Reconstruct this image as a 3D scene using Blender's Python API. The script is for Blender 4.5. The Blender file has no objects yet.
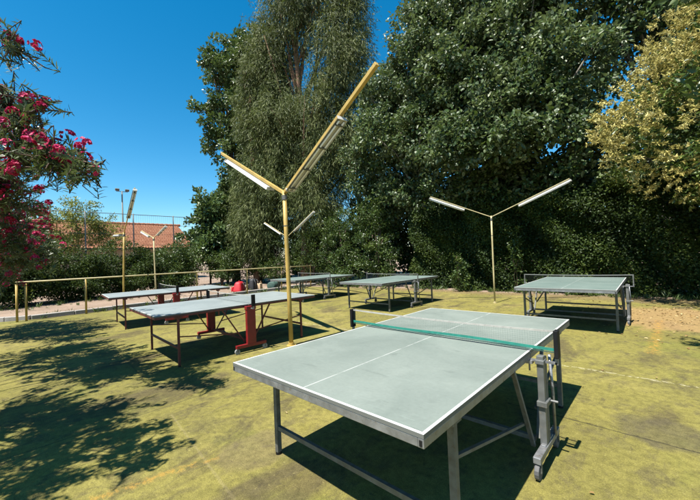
import bpy, bmesh, math, random
import numpy as np
from mathutils import Vector, Matrix

random.seed(7)
rng = np.random.default_rng(7)
scene = bpy.context.scene
COL = scene.collection
R = math.radians

# ------------------------------------------------------------------ helpers
def tag(o, label=None, cat=None, group=None, kind=None):
    if label: o['label'] = label
    if cat: o['category'] = cat
    if group: o['group'] = group
    if kind: o['kind'] = kind
    return o

def empty(name, loc, rz=0.0):
    o = bpy.data.objects.new(name, None)
    o.empty_display_size = 0.2
    o.location = loc
    o.rotation_euler = (0, 0, rz)
    COL.objects.link(o)
    return o

def kids(o):
    return [c for c in bpy.data.objects if c.parent == o]

def copy_tree(o, parent=None):
    c = o.copy()
    COL.objects.link(c)
    if parent is not None:
        c.parent = parent
    for ch in kids(o):
        copy_tree(ch, c)
    return c

class MB:
    """collects plain shapes and links them as ONE mesh object"""
    def __init__(self):
        self.v = []; self.f = []; self.m = []
    def add(self, verts, faces, mi=0):
        k = len(self.v)
        self.v += [tuple(p) for p in verts]
        self.f += [tuple(i + k for i in f) for f in faces]
        self.m += [mi] * len(faces)
        return self
    def box(self, c, s, mi=0, rot=None):
        hx, hy, hz = s[0] / 2, s[1] / 2, s[2] / 2
        P = [Vector((x, y, z)) for x in (-hx, hx) for y in (-hy, hy) for z in (-hz, hz)]
        if rot is not None:
            P = [rot @ p for p in P]
        c = Vector(c)
        P = [p + c for p in P]
        return self.add(P, [(0, 1, 3, 2), (4, 6, 7, 5), (0, 4, 5, 1), (2, 3, 7, 6), (0, 2, 6, 4), (1, 5, 7, 3)], mi)
    def bar(self, a, b, w, h=None, mi=0, up=(0, 0, 1)):
        a, b = Vector(a), Vector(b)
        d = (b - a); L = d.length; d.normalize()
        u = Vector(up)
        if abs(d.dot(u)) > .95: u = Vector((0, 1, 0))
        s = d.cross(u).normalized(); u = s.cross(d).normalized()
        rot = Matrix((s, d, u)).transposed()
        return self.box((a + b) / 2, (w, L, h or w), mi, rot)
    def tube(self, pts, rad, n=8, mi=0, cap=True):
        pts = [Vector(p) for p in pts]
        if not hasattr(rad, '__len__'): rad = [rad] * len(pts)
        rings = []
        for i, p in enumerate(pts):
            d = (pts[min(i + 1, len(pts) - 1)] - pts[max(i - 1, 0)]).normalized()
            u = Vector((0, 0, 1)) if abs(d.z) < .9 else Vector((0, 1, 0))
            s = d.cross(u).normalized(); u = s.cross(d)
            rings.append([p + (s * math.cos(2 * math.pi * k / n) + u * math.sin(2 * math.pi * k / n)) * rad[i] for k in range(n)])
        V = [q for r in rings for q in r]; F = []
        for i in range(len(pts) - 1):
            for k in range(n):
                F.append((i * n + k, i * n + (k + 1) % n, (i + 1) * n + (k + 1) % n, (i + 1) * n + k))
        if cap:
            F.append(tuple(range(n))[::-1]); F.append(tuple((len(pts) - 1) * n + k for k in range(n)))
        return self.add(V, F, mi)
    def build(self, name, mats, parent=None, bevel=0.0, smooth=False, seg=2):
        me = bpy.data.meshes.new(name)
        me.from_pydata(self.v, [], self.f)
        for m in (mats if isinstance(mats, (list, tuple)) else [mats]): me.materials.append(m)
        me.polygons.foreach_set('material_index', self.m)
        bm = bmesh.new(); bm.from_mesh(me)
        bmesh.ops.recalc_face_normals(bm, faces=bm.faces)
        if bevel:
            es = [e for e in bm.edges if len(e.link_faces) == 2 and e.calc_face_angle(0) > .5]
            bmesh.ops.bevel(bm, geom=es, offset=bevel, segments=seg, profile=.5, affect='EDGES', clamp_overlap=True)
        bm.to_mesh(me); bm.free()
        if smooth:
            me.polygons.foreach_set('use_smooth', [True] * len(me.polygons))
        o = bpy.data.objects.new(name, me)
        COL.objects.link(o)
        if parent is not None: o.parent = parent
        return o

def np_mesh(name, V, F, mat, parent=None, tone=None, smooth=False):
    """V (n,3), F (m,k) with k constant"""
    me = bpy.data.meshes.new(name)
    n, m, k = len(V), len(F), F.shape[1]
    me.vertices.add(n); me.vertices.foreach_set('co', V.astype(np.float32).ravel())
    me.loops.add(m * k); me.loops.foreach_set('vertex_index', F.astype(np.int32).ravel())
    me.polygons.add(m)
    me.polygons.foreach_set('loop_start', np.arange(0, m * k, k, dtype=np.int32))
    me.polygons.foreach_set('loop_total', np.full(m, k, dtype=np.int32))
    if smooth: me.polygons.foreach_set('use_smooth', np.ones(m, dtype=bool))
    me.update(calc_edges=True)
    if tone is not None:
        a = me.attributes.new('tone', 'FLOAT', 'POINT')
        a.data.foreach_set('value', tone.astype(np.float32))
    me.materials.append(mat)
    o = bpy.data.objects.new(name, me)
    COL.objects.link(o)
    if parent is not None: o.parent = parent
    return o

# ------------------------------------------------------------------ materials
class NT:
    def __init__(self, name):
        self.mat = bpy.data.materials.new(name); self.mat.use_nodes = True
        self.t = self.mat.node_tree; self.t.nodes.clear()
        self.out = self.n('ShaderNodeOutputMaterial')
    def n(self, typ, **kw):
        nd = self.t.nodes.new(typ)
        for k, v in kw.items():
            if k.startswith('i_'):
                nd.inputs[k[2:]].default_value = v
            else: setattr(nd, k, v)
        return nd
    def l(self, a, b): self.t.links.new(a, b)
    def coords(self):
        return self.n('ShaderNodeTexCoord').outputs['Object']
    def noise(self, vec, scale, detail=4, rough=.55, dist=0.0):
        nd = self.n('ShaderNodeTexNoise')
        nd.inputs['Scale'].default_value = scale; nd.inputs['Detail'].default_value = detail
        nd.inputs['Roughness'].default_value = rough; nd.inputs['Distortion'].default_value = dist
        if vec is not None: self.l(vec, nd.inputs['Vector'])
        return nd.outputs['Fac']
    def ramp(self, fac, stops, interp='LINEAR'):
        nd = self.n('ShaderNodeValToRGB'); cr = nd.color_ramp; cr.interpolation = interp
        while len(cr.elements) < len(stops): cr.elements.new(.5)
        for e, (p, c) in zip(cr.elements, stops):
            e.position = p; e.color = (c[0], c[1], c[2], 1) if hasattr(c, '__len__') else (c, c, c, 1)
        self.l(fac, nd.inputs['Fac']); return nd.outputs['Color']
    def mix(self, fac, a, b, mode='MIX'):
        nd = self.n('ShaderNodeMix', data_type='RGBA', blend_type=mode)
        for s, v in ((nd.inputs[0], fac), (nd.inputs[6], a), (nd.inputs[7], b)):
            if hasattr(v, 'is_linked'): self.l(v, s)
            elif hasattr(v, '__len__'): s.default_value = (v[0], v[1], v[2], 1)
            else: s.default_value = v
        return nd.outputs[2]
    def math(self, op, a, b=None, c=None, clamp=False):
        nd = self.n('ShaderNodeMath', operation=op, use_clamp=clamp)
        for i, v in enumerate((a, b, c)):
            if v is None: continue
            if hasattr(v, 'is_linked'): self.l(v, nd.inputs[i])
            else: nd.inputs[i].default_value = v
        return nd.outputs[0]
    def smooth(self, v, lo, hi):
        nd = self.n('ShaderNodeMapRange', interpolation_type='SMOOTHSTEP')
        self.l(v, nd.inputs[0]); nd.inputs[1].default_value = lo; nd.inputs[2].default_value = hi
        return nd.outputs[0]
    def bump(self, h, strength, dist=.01):
        nd = self.n('ShaderNodeBump'); nd.inputs['Strength'].default_value = strength
        nd.inputs['Distance'].default_value = dist; self.l(h, nd.inputs['Height']); return nd.outputs['Normal']
    def pbr(self, col, rough=.6, metal=0.0, spec=.5, normal=None):
        b = self.n('ShaderNodeBsdfPrincipled')
        for s, v in (('Base Color', col), ('Roughness', rough), ('Metallic', metal), ('Specular IOR Level', spec)):
            if hasattr(v, 'is_linked'): self.l(v, b.inputs[s])
            elif hasattr(v, '__len__'): b.inputs[s].default_value = (v[0], v[1], v[2], 1)
            else: b.inputs[s].default_value = v
        if normal is not None: self.l(normal, b.inputs['Normal'])
        self.l(b.outputs[0], self.out.inputs['Surface']); self.b = b
        return self.mat

def simple(name, col, rough=.6, metal=0.0, var=.25, scale=9.0, bump=.0, spec=.5, dirt=None):
    t = NT(name); c = t.coords()
    n1 = t.noise(c, scale, 5)
    k = t.ramp(n1, [(.3, tuple(x * (1 - var) for x in col)), (.7, tuple(min(1, x * (1 + var)) for x in col))])
    if dirt is not None:
        n2 = t.noise(c, scale * 2.7, 6, .65)
        k = t.mix(t.smooth(n2, .55, .72), k, dirt)
    rr = t.math('MULTIPLY_ADD', n1, .25, rough - .12)
    nn = t.bump(t.noise(c, scale * 8, 4), bump) if bump else None
    return t.pbr(k, rr, metal, spec, nn)

def leafmat(name, stops, rough=.45, spec=.4, under=None, transl=.28, tcol=None):
    t = NT(name)
    at = t.n('ShaderNodeAttribute', attribute_name='tone')
    c = t.ramp(at.outputs['Fac'], stops)
    if under is not None:
        g = t.n('ShaderNodeNewGeometry')
        c = t.mix(g.outputs['Backfacing'], c, under)
    t.pbr(c, rough, 0, spec)
    tr = t.n('ShaderNodeBsdfTranslucent')
    tc = t.mix(.5, c, tcol or (.10, .14, .02))
    t.l(tc, tr.inputs['Color'])
    ms = t.n('ShaderNodeMixShader'); ms.inputs[0].default_value = transl
    t.l(t.b.outputs[0], ms.inputs[1]); t.l(tr.outputs[0], ms.inputs[2])
    t.l(ms.outputs[0], t.out.inputs['Surface'])
    return t.mat

def court_material():
    t = NT('worn_court_paint'); c = t.coords()
    xyz = t.n('ShaderNodeSeparateXYZ'); t.l(c, xyz.inputs[0]); X, Y = xyz.outputs[0], xyz.outputs[1]
    big = t.noise(c, .45, 5, .6, .6)
    mid = t.noise(c, 2.1, 6, .62, .4)
    fine = t.noise(c, 17, 5, .7)
    grain = t.noise(c, 120, 3, .7)
    grit = t.noise(c, 420, 2, .6)
    col = t.ramp(big, [(.3, (.126, .112, .030)), (.5, (.176, .155, .039)), (.7, (.226, .192, .060))])
    col = t.mix(t.smooth(mid, .50, .68), col, (.128, .113, .035))
    # mossy greener areas
    moss = t.noise(c, .8, 4, .6, 1.2)
    col = t.mix(t.math('MULTIPLY', t.smooth(moss, .5, .7), .55), col, (.135, .140, .028))
    # dark worn stains showing the asphalt
    mp = t.n('ShaderNodeMapping'); mp.inputs['Scale'].default_value = (1.0, .55, 1); mp.inputs['Location'].default_value = (3.1, 7.7, 0)
    t.l(c, mp.inputs[0])
    st = t.noise(mp.outputs[0], 1.15, 7, .68, .5)
    stain = t.smooth(st, .50, .64)
    col = t.mix(t.math('MULTIPLY', stain, .66), col, (.056, .043, .026))
    st2 = t.noise(mp.outputs[0], 5.5, 6, .7, .3)
    col = t.mix(t.math('MULTIPLY', t.smooth(st2, .50, .66), .55), col, (.070, .058, .031))
    st3 = t.noise(c, 13, 6, .75, .4)
    col = t.mix(t.math('MULTIPLY', t.smooth(st3, .54, .66), t.math('MULTIPLY_ADD', t.smooth(mid, .4, .6), .45, .2)), col, (.06, .05, .026))
    st4 = t.noise(c, 31, 4, .7)
    col = t.mix(t.math('MULTIPLY', t.smooth(st4, .60, .70), .5), col, (.27, .235, .085))
    # bare sandy worn bits near the hedge on the right
    def blob(x0, y0, rx, ry):
        dx = t.math('DIVIDE', t.math('SUBTRACT', X, x0), rx); dy = t.math('DIVIDE', t.math('SUBTRACT', Y, y0), ry)
        d = t.math('ADD', t.math('MULTIPLY', dx, dx), t.math('MULTIPLY', dy, dy))
        d = t.math('ADD', d, t.math('MULTIPLY_ADD', mid, 2.2, -1.1))
        return t.math('SUBTRACT', 1.0, t.smooth(d, .5, 1.1), clamp=True)
    col = t.mix(t.math('MULTIPLY', blob(1.6, 6.6, 1.5, 1.5), .8), col, (.26, .17, .075))
    col = t.mix(t.math('MULTIPLY', blob(1.42, 1.05, .35, .3), .6), col, (.07, .06, .035))
    col = t.mix(t.math('MULTIPLY', blob(-.9, -1.1, .3, .35), .45), col, (.10, .075, .05))
    hedge_edge = t.smooth(t.math('ADD', Y, t.math('MULTIPLY_ADD', mid, 1.6, -.8)), 8.4, 9.4)
    col = t.mix(t.math('MULTIPLY', hedge_edge, .8), col, (.16, .115, .06))
    # lines: (ax, ay, bx, by, half width, colour, strength)
    def line(ax, ay, bx, by, hw, colr, amt, wob=.05, soft=.5, brk=None):
        L = math.hypot(bx - ax, by - ay); ux, uy = (bx - ax) / L, (by - ay) / L
        px = t.math('SUBTRACT', X, ax); py = t.math('SUBTRACT', Y, ay)
        along = t.math('ADD', t.math('MULTIPLY', px, ux), t.math('MULTIPLY', py, uy))
        ac = t.math('ADD', t.math('MULTIPLY', px, -uy), t.math('MULTIPLY', py, ux))
        ac = t.math('ABSOLUTE', t.math('ADD', ac, t.math('MULTIPLY_ADD', fine if wob < .03 else mid, wob * 2, -wob)))
        k = t.math('SUBTRACT', 1.0, t.smooth(ac, hw * (1 - soft), hw * (1 + soft)))
        k = t.math('MULTIPLY', k, t.math('MULTIPLY', t.math('GREATER_THAN', along, 0), t.math('LESS_THAN', along, L)))
        if brk is not None: k = t.math('MULTIPLY', k, t.smooth(fine, brk, brk + .12))
        return t.mix(t.math('MULTIPLY', k, amt), col, colr)
    col = line(.3, .86, 4.5, .80, .008, (.02, .018, .012), .7, .025)
    col = line(-6.6, -1.02, -3.6, -1.18, .010, (.03, .026, .015), .35, .03)
    col = line(-2.1, -1.34, -.2, -1.55, .010, (.24, .20, .10), .25, .02)
    col = line(-11.5, 2.32, 9, 2.38, .024, (.34, .31, .19), .6, .01, .4, .45)
    col = line(-2.35, -3.0, -2.30, 3.2, .008, (.04, .036, .02), .55, .03)
    col = line(1.34, 6.3, 1.29, 3.5, .06, (.30, .165, .03), .7, .03, .8, .46)
    col = line(-1.30, -2.4, -1.05, -1.36, .035, (.27, .16, .03), .65, .03, .8, .46)
    col = line(-11.5, 6.0, 9, 6.0, .010, (.03, .026, .015), .7, .03)
    # grain
    col = t.mix(.7, col, t.ramp(grain, [(.3, .45), (.5, .98), (.72, 1.45)]), 'MULTIPLY')
    col = t.mix(.6, col, t.ramp(grit, [(.3, .6), (.55, 1.0), (.75, 1.3)]), 'MULTIPLY')
    col = t.mix(.75, col, t.ramp(fine, [(.3, .55), (.6, 1.15)]), 'MULTIPLY')
    h = t.math('ADD', t.math('MULTIPLY', grain, 1.0), t.math('MULTIPLY', fine, 1.6))
    nn = t.bump(h, .55, .006)
    return t.pbr(col, .93, 0, .2, nn)

def dirt_material():
    t = NT('sandy_dirt'); c = t.coords()
    a = t.noise(c, .6, 6, .6); b = t.noise(c, 6, 6, .7); g = t.noise(c, 45, 4, .7)
    col = t.ramp(a, [(.35, (.185, .135, .098)), (.65, (.28, .208, .155))])
    col = t.mix(t.smooth(b, .52, .68), col, (.20, .14, .09))
    col = t.mix(.7, col, t.ramp(g, [(.3, .6), (.7, 1.25)]), 'MULTIPLY')
    return t.pbr(col, .95, 0, .2, t.bump(t.math('ADD', b, g), .7, .03))

def board_material(name, base, pale, line_amt=1.0, near_lines=True):
    """faded table top: object space is the table's own: x across, y along"""
    t = NT(name); c = t.coords()
    xyz = t.n('ShaderNodeSeparateXYZ'); t.l(c, xyz.inputs[0])
    ax = t.math('ABSOLUTE', xyz.outputs[0]); ay = t.math('ABSOLUTE', xyz.outputs[1])
    n1 = t.noise(c, 1.6, 5, .6, .5); n2 = t.noise(c, 7, 6, .68, .2); n3 = t.noise(c, 60, 3, .6)
    col = t.ramp(n1, [(.32, base), (.68, pale)])
    col = t.mix(t.math('MULTIPLY', t.smooth(n2, .52, .75), .35), col, tuple(x * .74 for x in base))
    mp = t.n('ShaderNodeMapping'); mp.inputs['Scale'].default_value = (1.2, 5.5, 1); mp.inputs['Rotation'].default_value = (0, 0, .6)
    t.l(c, mp.inputs[0])
    sc = t.noise(mp.outputs[0], 3.2, 5, .7)
    col = t.mix(t.math('MULTIPLY', t.smooth(sc, .60, .72), .33), col, tuple(x * .55 for x in base))
    spot = t.n('ShaderNodeTexVoronoi'); spot.inputs['Scale'].default_value = 3.3; t.l(c, spot.inputs['Vector'])
    col = t.mix(t.math('MULTIPLY', t.math('SUBTRACT', 1, t.smooth(spot.outputs['Distance'], .03, .10)), .35), col, tuple(x * .5 for x in base))
    col = t.mix(.25, col, t.ramp(n3, [(.3, .8), (.7, 1.15)]), 'MULTIPLY')
    for ang, sc_, lo in ((.35, 2.6, .655), (-.5, 3.1, .66), (1.2, 2.3, .665)):
        m2 = t.n('ShaderNodeMapping'); m2.inputs['Rotation'].default_value = (0, 0, ang); m2.inputs['Scale'].default_value = (1.0, 60, 1)
        t.l(c, m2.inputs[0])
        s_ = t.noise(m2.outputs[0], sc_, 2, .4)
        col = t.mix(t.math('MULTIPLY', t.smooth(s_, lo, lo + .05), t.math('MULTIPLY', t.smooth(n2, .45, .6), .35)), col, tuple(min(1, x * 1.55) for x in base))
    white = (.44, .44, .42)
    wear = t.math('MULTIPLY', t.math('MULTIPLY_ADD', t.smooth(n2, .30, .50), .55, .45), line_amt)
    side = t.math('GREATER_THAN', ax, 1.525 / 2 - .015)
    end = t.math('GREATER_THAN', ay, 1.37 - .016)
    cen = t.math('LESS_THAN', ax, .0042)
    k = t.math('MULTIPLY', t.math('MAXIMUM', side, end), wear)
    col = t.mix(k, col, white)
    col = t.mix(t.math('MULTIPLY', t.math('MULTIPLY', cen, t.smooth(n2, .33, .56)), .55 * line_amt), col, white)
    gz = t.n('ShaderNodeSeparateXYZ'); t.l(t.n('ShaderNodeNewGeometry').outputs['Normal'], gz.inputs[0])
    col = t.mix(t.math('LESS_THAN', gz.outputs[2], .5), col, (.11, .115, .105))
    rr = t.math('MULTIPLY_ADD', n2, .25, .42)
    return t.pbr(col, rr, 0, .35, t.bump(n3, .08, .002))

def roof_material():
    t = NT('terracotta_tiles'); c = t.coords()
    n = t.noise(c, 2.6, 5, .75); n2 = t.noise(c, 9, 5, .7)
    col = t.ramp(n, [(.3, (.18, .065, .032)), (.5, (.27, .112, .058)), (.75, (.35, .18, .105))])
    col = t.mix(t.smooth(n2, .55, .7), col, (.22, .08, .05))
    return t.pbr(col, .85, 0, .3)

def bark_material(name, a, b, scale=6):
    t = NT(name); c = t.coords()
    mp = t.n('ShaderNodeMapping'); mp.inputs['Scale'].default_value = (3, 3, .6); t.l(c, mp.inputs[0])
    n = t.noise(mp.outputs[0], scale, 6, .65, .5)
    return t.pbr(t.ramp(n, [(.3, a), (.7, b)]), .9, 0, .2, t.bump(n, .6, .03))

M = {}
M['court'] = court_material()
M['dirt'] = dirt_material()
M['board'] = board_material('faded_green_board', (.128, .153, .134), (.178, .204, .179))
M['board_green'] = board_material('green_grey_board', (.100, .140, .124), (.138, .178, .158), .9)
M['board_pale'] = board_material('pale_grey_board', (.155, .180, .176), (.205, .230, .224), .9)
M['steel'] = simple('galvanised_steel', (.24, .245, .25), .48, .65, .25, 14, .1, dirt=(.16, .13, .10))
M['grey_metal'] = simple('dull_grey_tube', (.115, .118, .105), .6, .3, .3, 20, 0, dirt=(.09, .065, .045))
M['column'] = simple('pale_grey_column', (.12, .125, .12), .5, .3, .2, 15, 0, dirt=(.17, .15, .12))
M['red'] = simple('red_lacquer', (.17, .006, .007), .45, 0, .25, 11, .05, dirt=(.09, .010, .009))
M['maroon'] = simple('dark_red_tube', (.11, .022, .018), .5, .1, .3, 16, 0, dirt=(.05, .02, .015))
M['black'] = simple('black_plastic', (.007, .007, .007), .6, 0, .3, 20, spec=.25)
M['tape_grey'] = simple('dirty_grey_tape', (.17, .175, .165), .8, 0, .15, 20, dirt=(.10, .10, .09))
M['rubber'] = simple('grey_castor_rubber', (.075, .075, .075), .7, 0, .3, 20)
M['rubber_pale'] = simple('pale_castor', (.24, .24, .23), .6, 0, .25, 20)
M['teal'] = simple('teal_net_band', (.014, .165, .122), .65, 0, .2, 30)
M['net_green'] = simple('green_net_cord', (.02, .07, .055), .7, 0, .2, 30)
M['net_dark'] = simple('dark_net_cord', (.06, .065, .06), .7, 0, .2, 30)
M['tape'] = simple('worn_white_tape', (.30, .295, .265), .8, 0, .15, 20, dirt=(.20, .19, .16))
M['yellow'] = simple('weathered_yellow_paint', (.37, .25, .06), .55, 0, .18, 6, .1, dirt=(.31, .20, .06))
M['yellow_pale'] = simple('sun_bleached_yellow_paint', (.37, .315, .16), .6, 0, .18, 6, .1, dirt=(.33, .24, .10))
M['white'] = simple('white_enamel', (.42, .41, .37), .45, 0, .1, 8, 0, dirt=(.50, .45, .34))
M['glass_tube'] = simple('opal_fluorescent_glass', (.80, .80, .76), .25, 0, .05, 8)
M['concrete'] = simple('kerb_concrete', (.26, .24, .215), .9, 0, .2, 5, .4, dirt=(.20, .18, .15))
M['wire'] = simple('dull_wire', (.10, .11, .10), .6, .4, .2, 10)
M['wall'] = simple('cream_render', (.36, .295, .21), .9, 0, .15, 3, .2, dirt=(.40, .32, .22))
M['roof'] = roof_material()
M['bag_red'] = simple('red_nylon', (.40, .010, .016), .6, 0, .2, 12, .2)
M['bag_black'] = simple('black_nylon', (.02, .02, .022), .65, 0, .3, 12, .2)
M['bag_tan'] = simple('tan_canvas', (.52, .36, .22), .8, 0, .15, 20, .2)
M['bag_green'] = simple('dark_green_canvas', (.035, .075, .06), .75, 0, .3, 14, .2)
M['bark_grey'] = bark_material('pale_grey_bark', (.13, .12, .10), (.30, .28, .24))
M['bark_brown'] = bark_material('brown_bark', (.055, .04, .028), (.15, .11, .08))
M['bark_red'] = bark_material('reddish_bark', (.13, .075, .05), (.27, .17, .11))
M['leaf_poplar'] = leafmat('poplar_leaf', [(0, (.028, .055, .016)), (.5, (.054, .094, .021)), (.85, (.10, .142, .038)), (1, (.16, .195, .07))], .46, .45, under=(.115, .15, .075))
M['leaf_casuarina'] = leafmat('casuarina_needle', [(0, (.045, .062, .020)), (.5, (.092, .114, .037)), (1, (.175, .195, .07))], .6, .25)
M['leaf_broad'] = leafmat('broad_dark_leaf', [(0, (.034, .066, .020)), (.5, (.070, .115, .034)), (1, (.14, .19, .07))], .4, .45)
M['leaf_hedge'] = leafmat('hedge_leaf', [(0, (.016, .032, .008)), (.6, (.036, .062, .011)), (1, (.085, .115, .020))], .55, .25)
M['leaf_bush'] = leafmat('bush_leaf', [(0, (.026, .050, .012)), (.5, (.050, .085, .018)), (1, (.10, .14, .032))], .42, .4)
M['leaf_yellowgreen'] = leafmat('yellow_green_leaf', [(0, (.10, .13, .02)), (.5, (.20, .22, .04)), (1, (.34, .33, .07))], .5, .35)
M['leaf_privet'] = leafmat('privet_leaf', [(0, (.030, .055, .010)), (.5, (.060, .098, .018)), (1, (.105, .15, .03))], .38, .45)
M['blossom_cream'] = leafmat('cream_blossom', [(0, (.25, .225, .06)), (.5, (.42, .37, .115)), (1, (.56, .50, .22))], .8, .2, transl=.2, tcol=(.4, .33, .12))
M['leaf_oleander'] = leafmat('oleander_leaf', [(0, (.04, .068, .024)), (.5, (.075, .11, .038)), (1, (.14, .175, .07))], .42, .45, under=(.10, .13, .065))
M['blossom_pink'] = leafmat('pink_blossom', [(0, (.28, .006, .040)), (.5, (.48, .017, .095)), (1, (.64, .075, .22))], .6, .3, transl=.25, tcol=(.5, .02, .08))
M['leaf_cypress'] = leafmat('cypress_spray', [(0, (.022, .040, .010)), (.5, (.045, .068, .016)), (1, (.075, .10, .025))], .6, .3)
M['leaf_dry'] = leafmat('dry_leaf', [(0, (.10, .055, .02)), (.5, (.26, .16, .06)), (1, (.42, .33, .17))], .8, .2, transl=.1)

# ------------------------------------------------------------------ foliage tools
def unit(a):
    return a / np.maximum(np.linalg.norm(a, axis=1, keepdims=True), 1e-9)

def rhomb(P, A, N, L, W, fold=.15):
    A = unit(A); S = unit(np.cross(A, N)); N = np.cross(S, A)
    L = L[:, None]; W = W[:, None]
    mid = P + A * L * .42 + N * W * fold
    V = np.stack([P, mid + S * W * .5, P + A * L, mid - S * W * .5], 1).reshape(-1, 3)
    k = np.arange(len(P))[:, None] * 4
    F = np.concatenate([k + np.array([[0, 1, 2]]), k + np.array([[0, 2, 3]])], 1).reshape(-1, 3)
    return V, F

def roundleaf(P, A, N, L, W, fold=.12):
    """broad leaf of five outline points folded along the midrib (4 triangles)"""
    A = unit(A); S = unit(np.cross(A, N)); N = np.cross(S, A)
    L = L[:, None]; W = W[:, None]
    a = P + A * L * .22 + N * W * fold; b = P + A * L * .62 + N * W * fold * .8
    V = np.stack([P, a + S * W * .46, b + S * W * .42, P + A * L - N * L * .1, b - S * W * .42, a - S * W * .46], 1).reshape(-1, 3)
    k = np.arange(len(P))[:, None] * 6
    F = np.concatenate([k + np.array([[0, 1, 2]]), k + np.array([[0, 2, 3]]), k + np.array([[0, 3, 4]]), k + np.array([[0, 4, 5]])], 1).reshape(-1, 3)
    return V, F

def blade(P, A, N, L, W, bend=.25):
    """lance leaf bent along its length (quad strip, ends pinched)"""
    A = unit(A); S = unit(np.cross(A, N)); N = np.cross(S, A)
    L = L[:, None]; W = W[:, None]
    rows = []
    for s, w in ((0, .12), (.35, .5), (.7, .38), (1, .03)):
        c = P + A * L * s - N * L * bend * s * s
        rows += [c + S * W * w, c - S * W * w]
    V = np.stack(rows, 1).reshape(-1, 3)
    k = np.arange(len(P))[:, None] * 8
    F = np.concatenate([k + np.array([[i, i + 1, i + 3, i + 2]]) for i in (0, 2, 4)], 1).reshape(-1, 4)
    return V, F

def in_ellipsoids(ells, n, bias=.45):
    ells = np.array(ells, float)
    w = (ells[:, 3] * ells[:, 4] * ells[:, 5]) ** (2 / 3); w /= w.sum()
    idx = rng.choice(len(ells), n, p=w)
    d = unit(rng.normal(size=(n, 3)))
    r = rng.random(n) ** bias
    e = ells[idx]
    return e[:, :3] + d * r[:, None] * e[:, 3:6], d

def clump_leaves(C, D, per, rad, L, W, shape='rhomb', outw=.6, upw=.5, droop=.0, jit=.9, tone_base=None, flat=.75):
    """leaves scattered in clumps centred on C with outward directions D"""
    n = len(C)
    cr = rng.uniform(rad[0], rad[1], n)
    cnt = np.maximum(3, (per * (cr / np.mean(rad)) ** 2).astype(int))
    I = np.repeat(np.arange(n), cnt)
    k = len(I)
    off = unit(rng.normal(size=(k, 3))) * (rng.random(k) ** .5)[:, None] * cr[I][:, None]
    off[:, 2] *= flat
    P = C[I] + off
    A = D[I] * outw + rng.normal(size=(k, 3)) * jit + unit(off) * .5 + np.array([0, 0, -droop])
    N = rng.normal(size=(k, 3)) * .75 + np.array([0, 0, upw]) + D[I] * .5
    ct = rng.normal(.45, .18, n) if tone_base is None else tone_base
    T = np.clip(ct[I] + rng.normal(0, .16, k), 0, 1)
    Ls = L * np.clip(rng.lognormal(-.08, .36, k), .4, 1.8); Ws = W * rng.uniform(.7, 1.2, k)
    V, F = {'rhomb': rhomb, 'round': roundleaf, 'blade': blade}[shape](P, A, N, Ls, Ws)
    m = len(V) // k
    return V, F, np.repeat(T, m)

def skeleton(base, top, r0, targets, r1=.02, wob=.25, bend=.5, n=7, start=(.3, .95), trunk_pts=None):
    """trunk and limbs in one mesh"""
    mb = MB()
    b, tp = Vector(base), Vector(top)
    N = 9
    pts = []
    for i in range(N):
        s = i / (N - 1)
        p = b.lerp(tp, s) + Vector((math.sin(s * 4.1 + b.x) * wob * s, math.cos(s * 3.3 + b.y) * wob * s, 0))
        pts.append(p)
    rad = [r0 * (1.25 if i == 0 else 1) * (1 - .82 * i / (N - 1)) for i in range(N)]
    mb.tube(pts, rad, 9)
    for q in targets:
        q = Vector(q)
        s = random.uniform(*start)
        zt = min(max((q.z - b.z) / max(tp.z - b.z, .1) - .25, start[0]), start[1])
        s = min(s, zt) if zt > start[0] else start[0]
        i = min(int(s * (N - 1)), N - 2); f = s * (N - 1) - i
        p0 = pts[i].lerp(pts[i + 1], f); rr = (rad[i] * (1 - f) + rad[i + 1] * f) * .5
        mid = p0.lerp(q, .5) + Vector((random.uniform(-.2, .2), random.uniform(-.2, .2), random.uniform(0, bend)))
        m2 = mid.lerp(q, .55) + Vector((random.uniform(-.1, .1), random.uniform(-.1, .1), .1 * bend))
        mb.tube([p0, p0.lerp(mid, .55), mid, m2, q], [rr, rr * .8, rr * .6, rr * .4, r1], 6)
    return mb

def local(V, base):
    return V - np.array(base, float)

def make_tree(name, label, cat, base, top, r0, ells, nclump, per, rad, L, W, leafm, barkm, shape='rhomb', group=None, nlimb=22,
              outw=.6, upw=.5, droop=0., bias=.45, jit=.9, flat=.75, extra=None, wob=.25, trunk_start=(.25, .95), crown_name='crown', mask=None, zt=None):
    root = empty(name, base)
    tag(root, label, cat, group)
    C, D = in_ellipsoids(ells, nclump, bias)
    if mask is not None:
        k = mask(C); C, D = C[k], D[k]
    V, F, T = clump_leaves(C, D, per, rad, L, W, shape, outw, upw, droop, jit, flat=flat)
    if zt is not None:
        pass
    np_mesh(crown_name, local(V, base), F, leafm, root, T)
    tg = C[rng.choice(len(C), min(nlimb, len(C)), replace=False)]
    mb = skeleton((0, 0, -.15), tuple(np.array(top) - np.array(base)), r0, [tuple(np.array(q) - np.array(base)) for q in tg], wob=wob, start=trunk_start)
    mb.build('trunk', barkm, root, smooth=True)
    if extra: extra(root, C, D)
    return root

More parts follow.
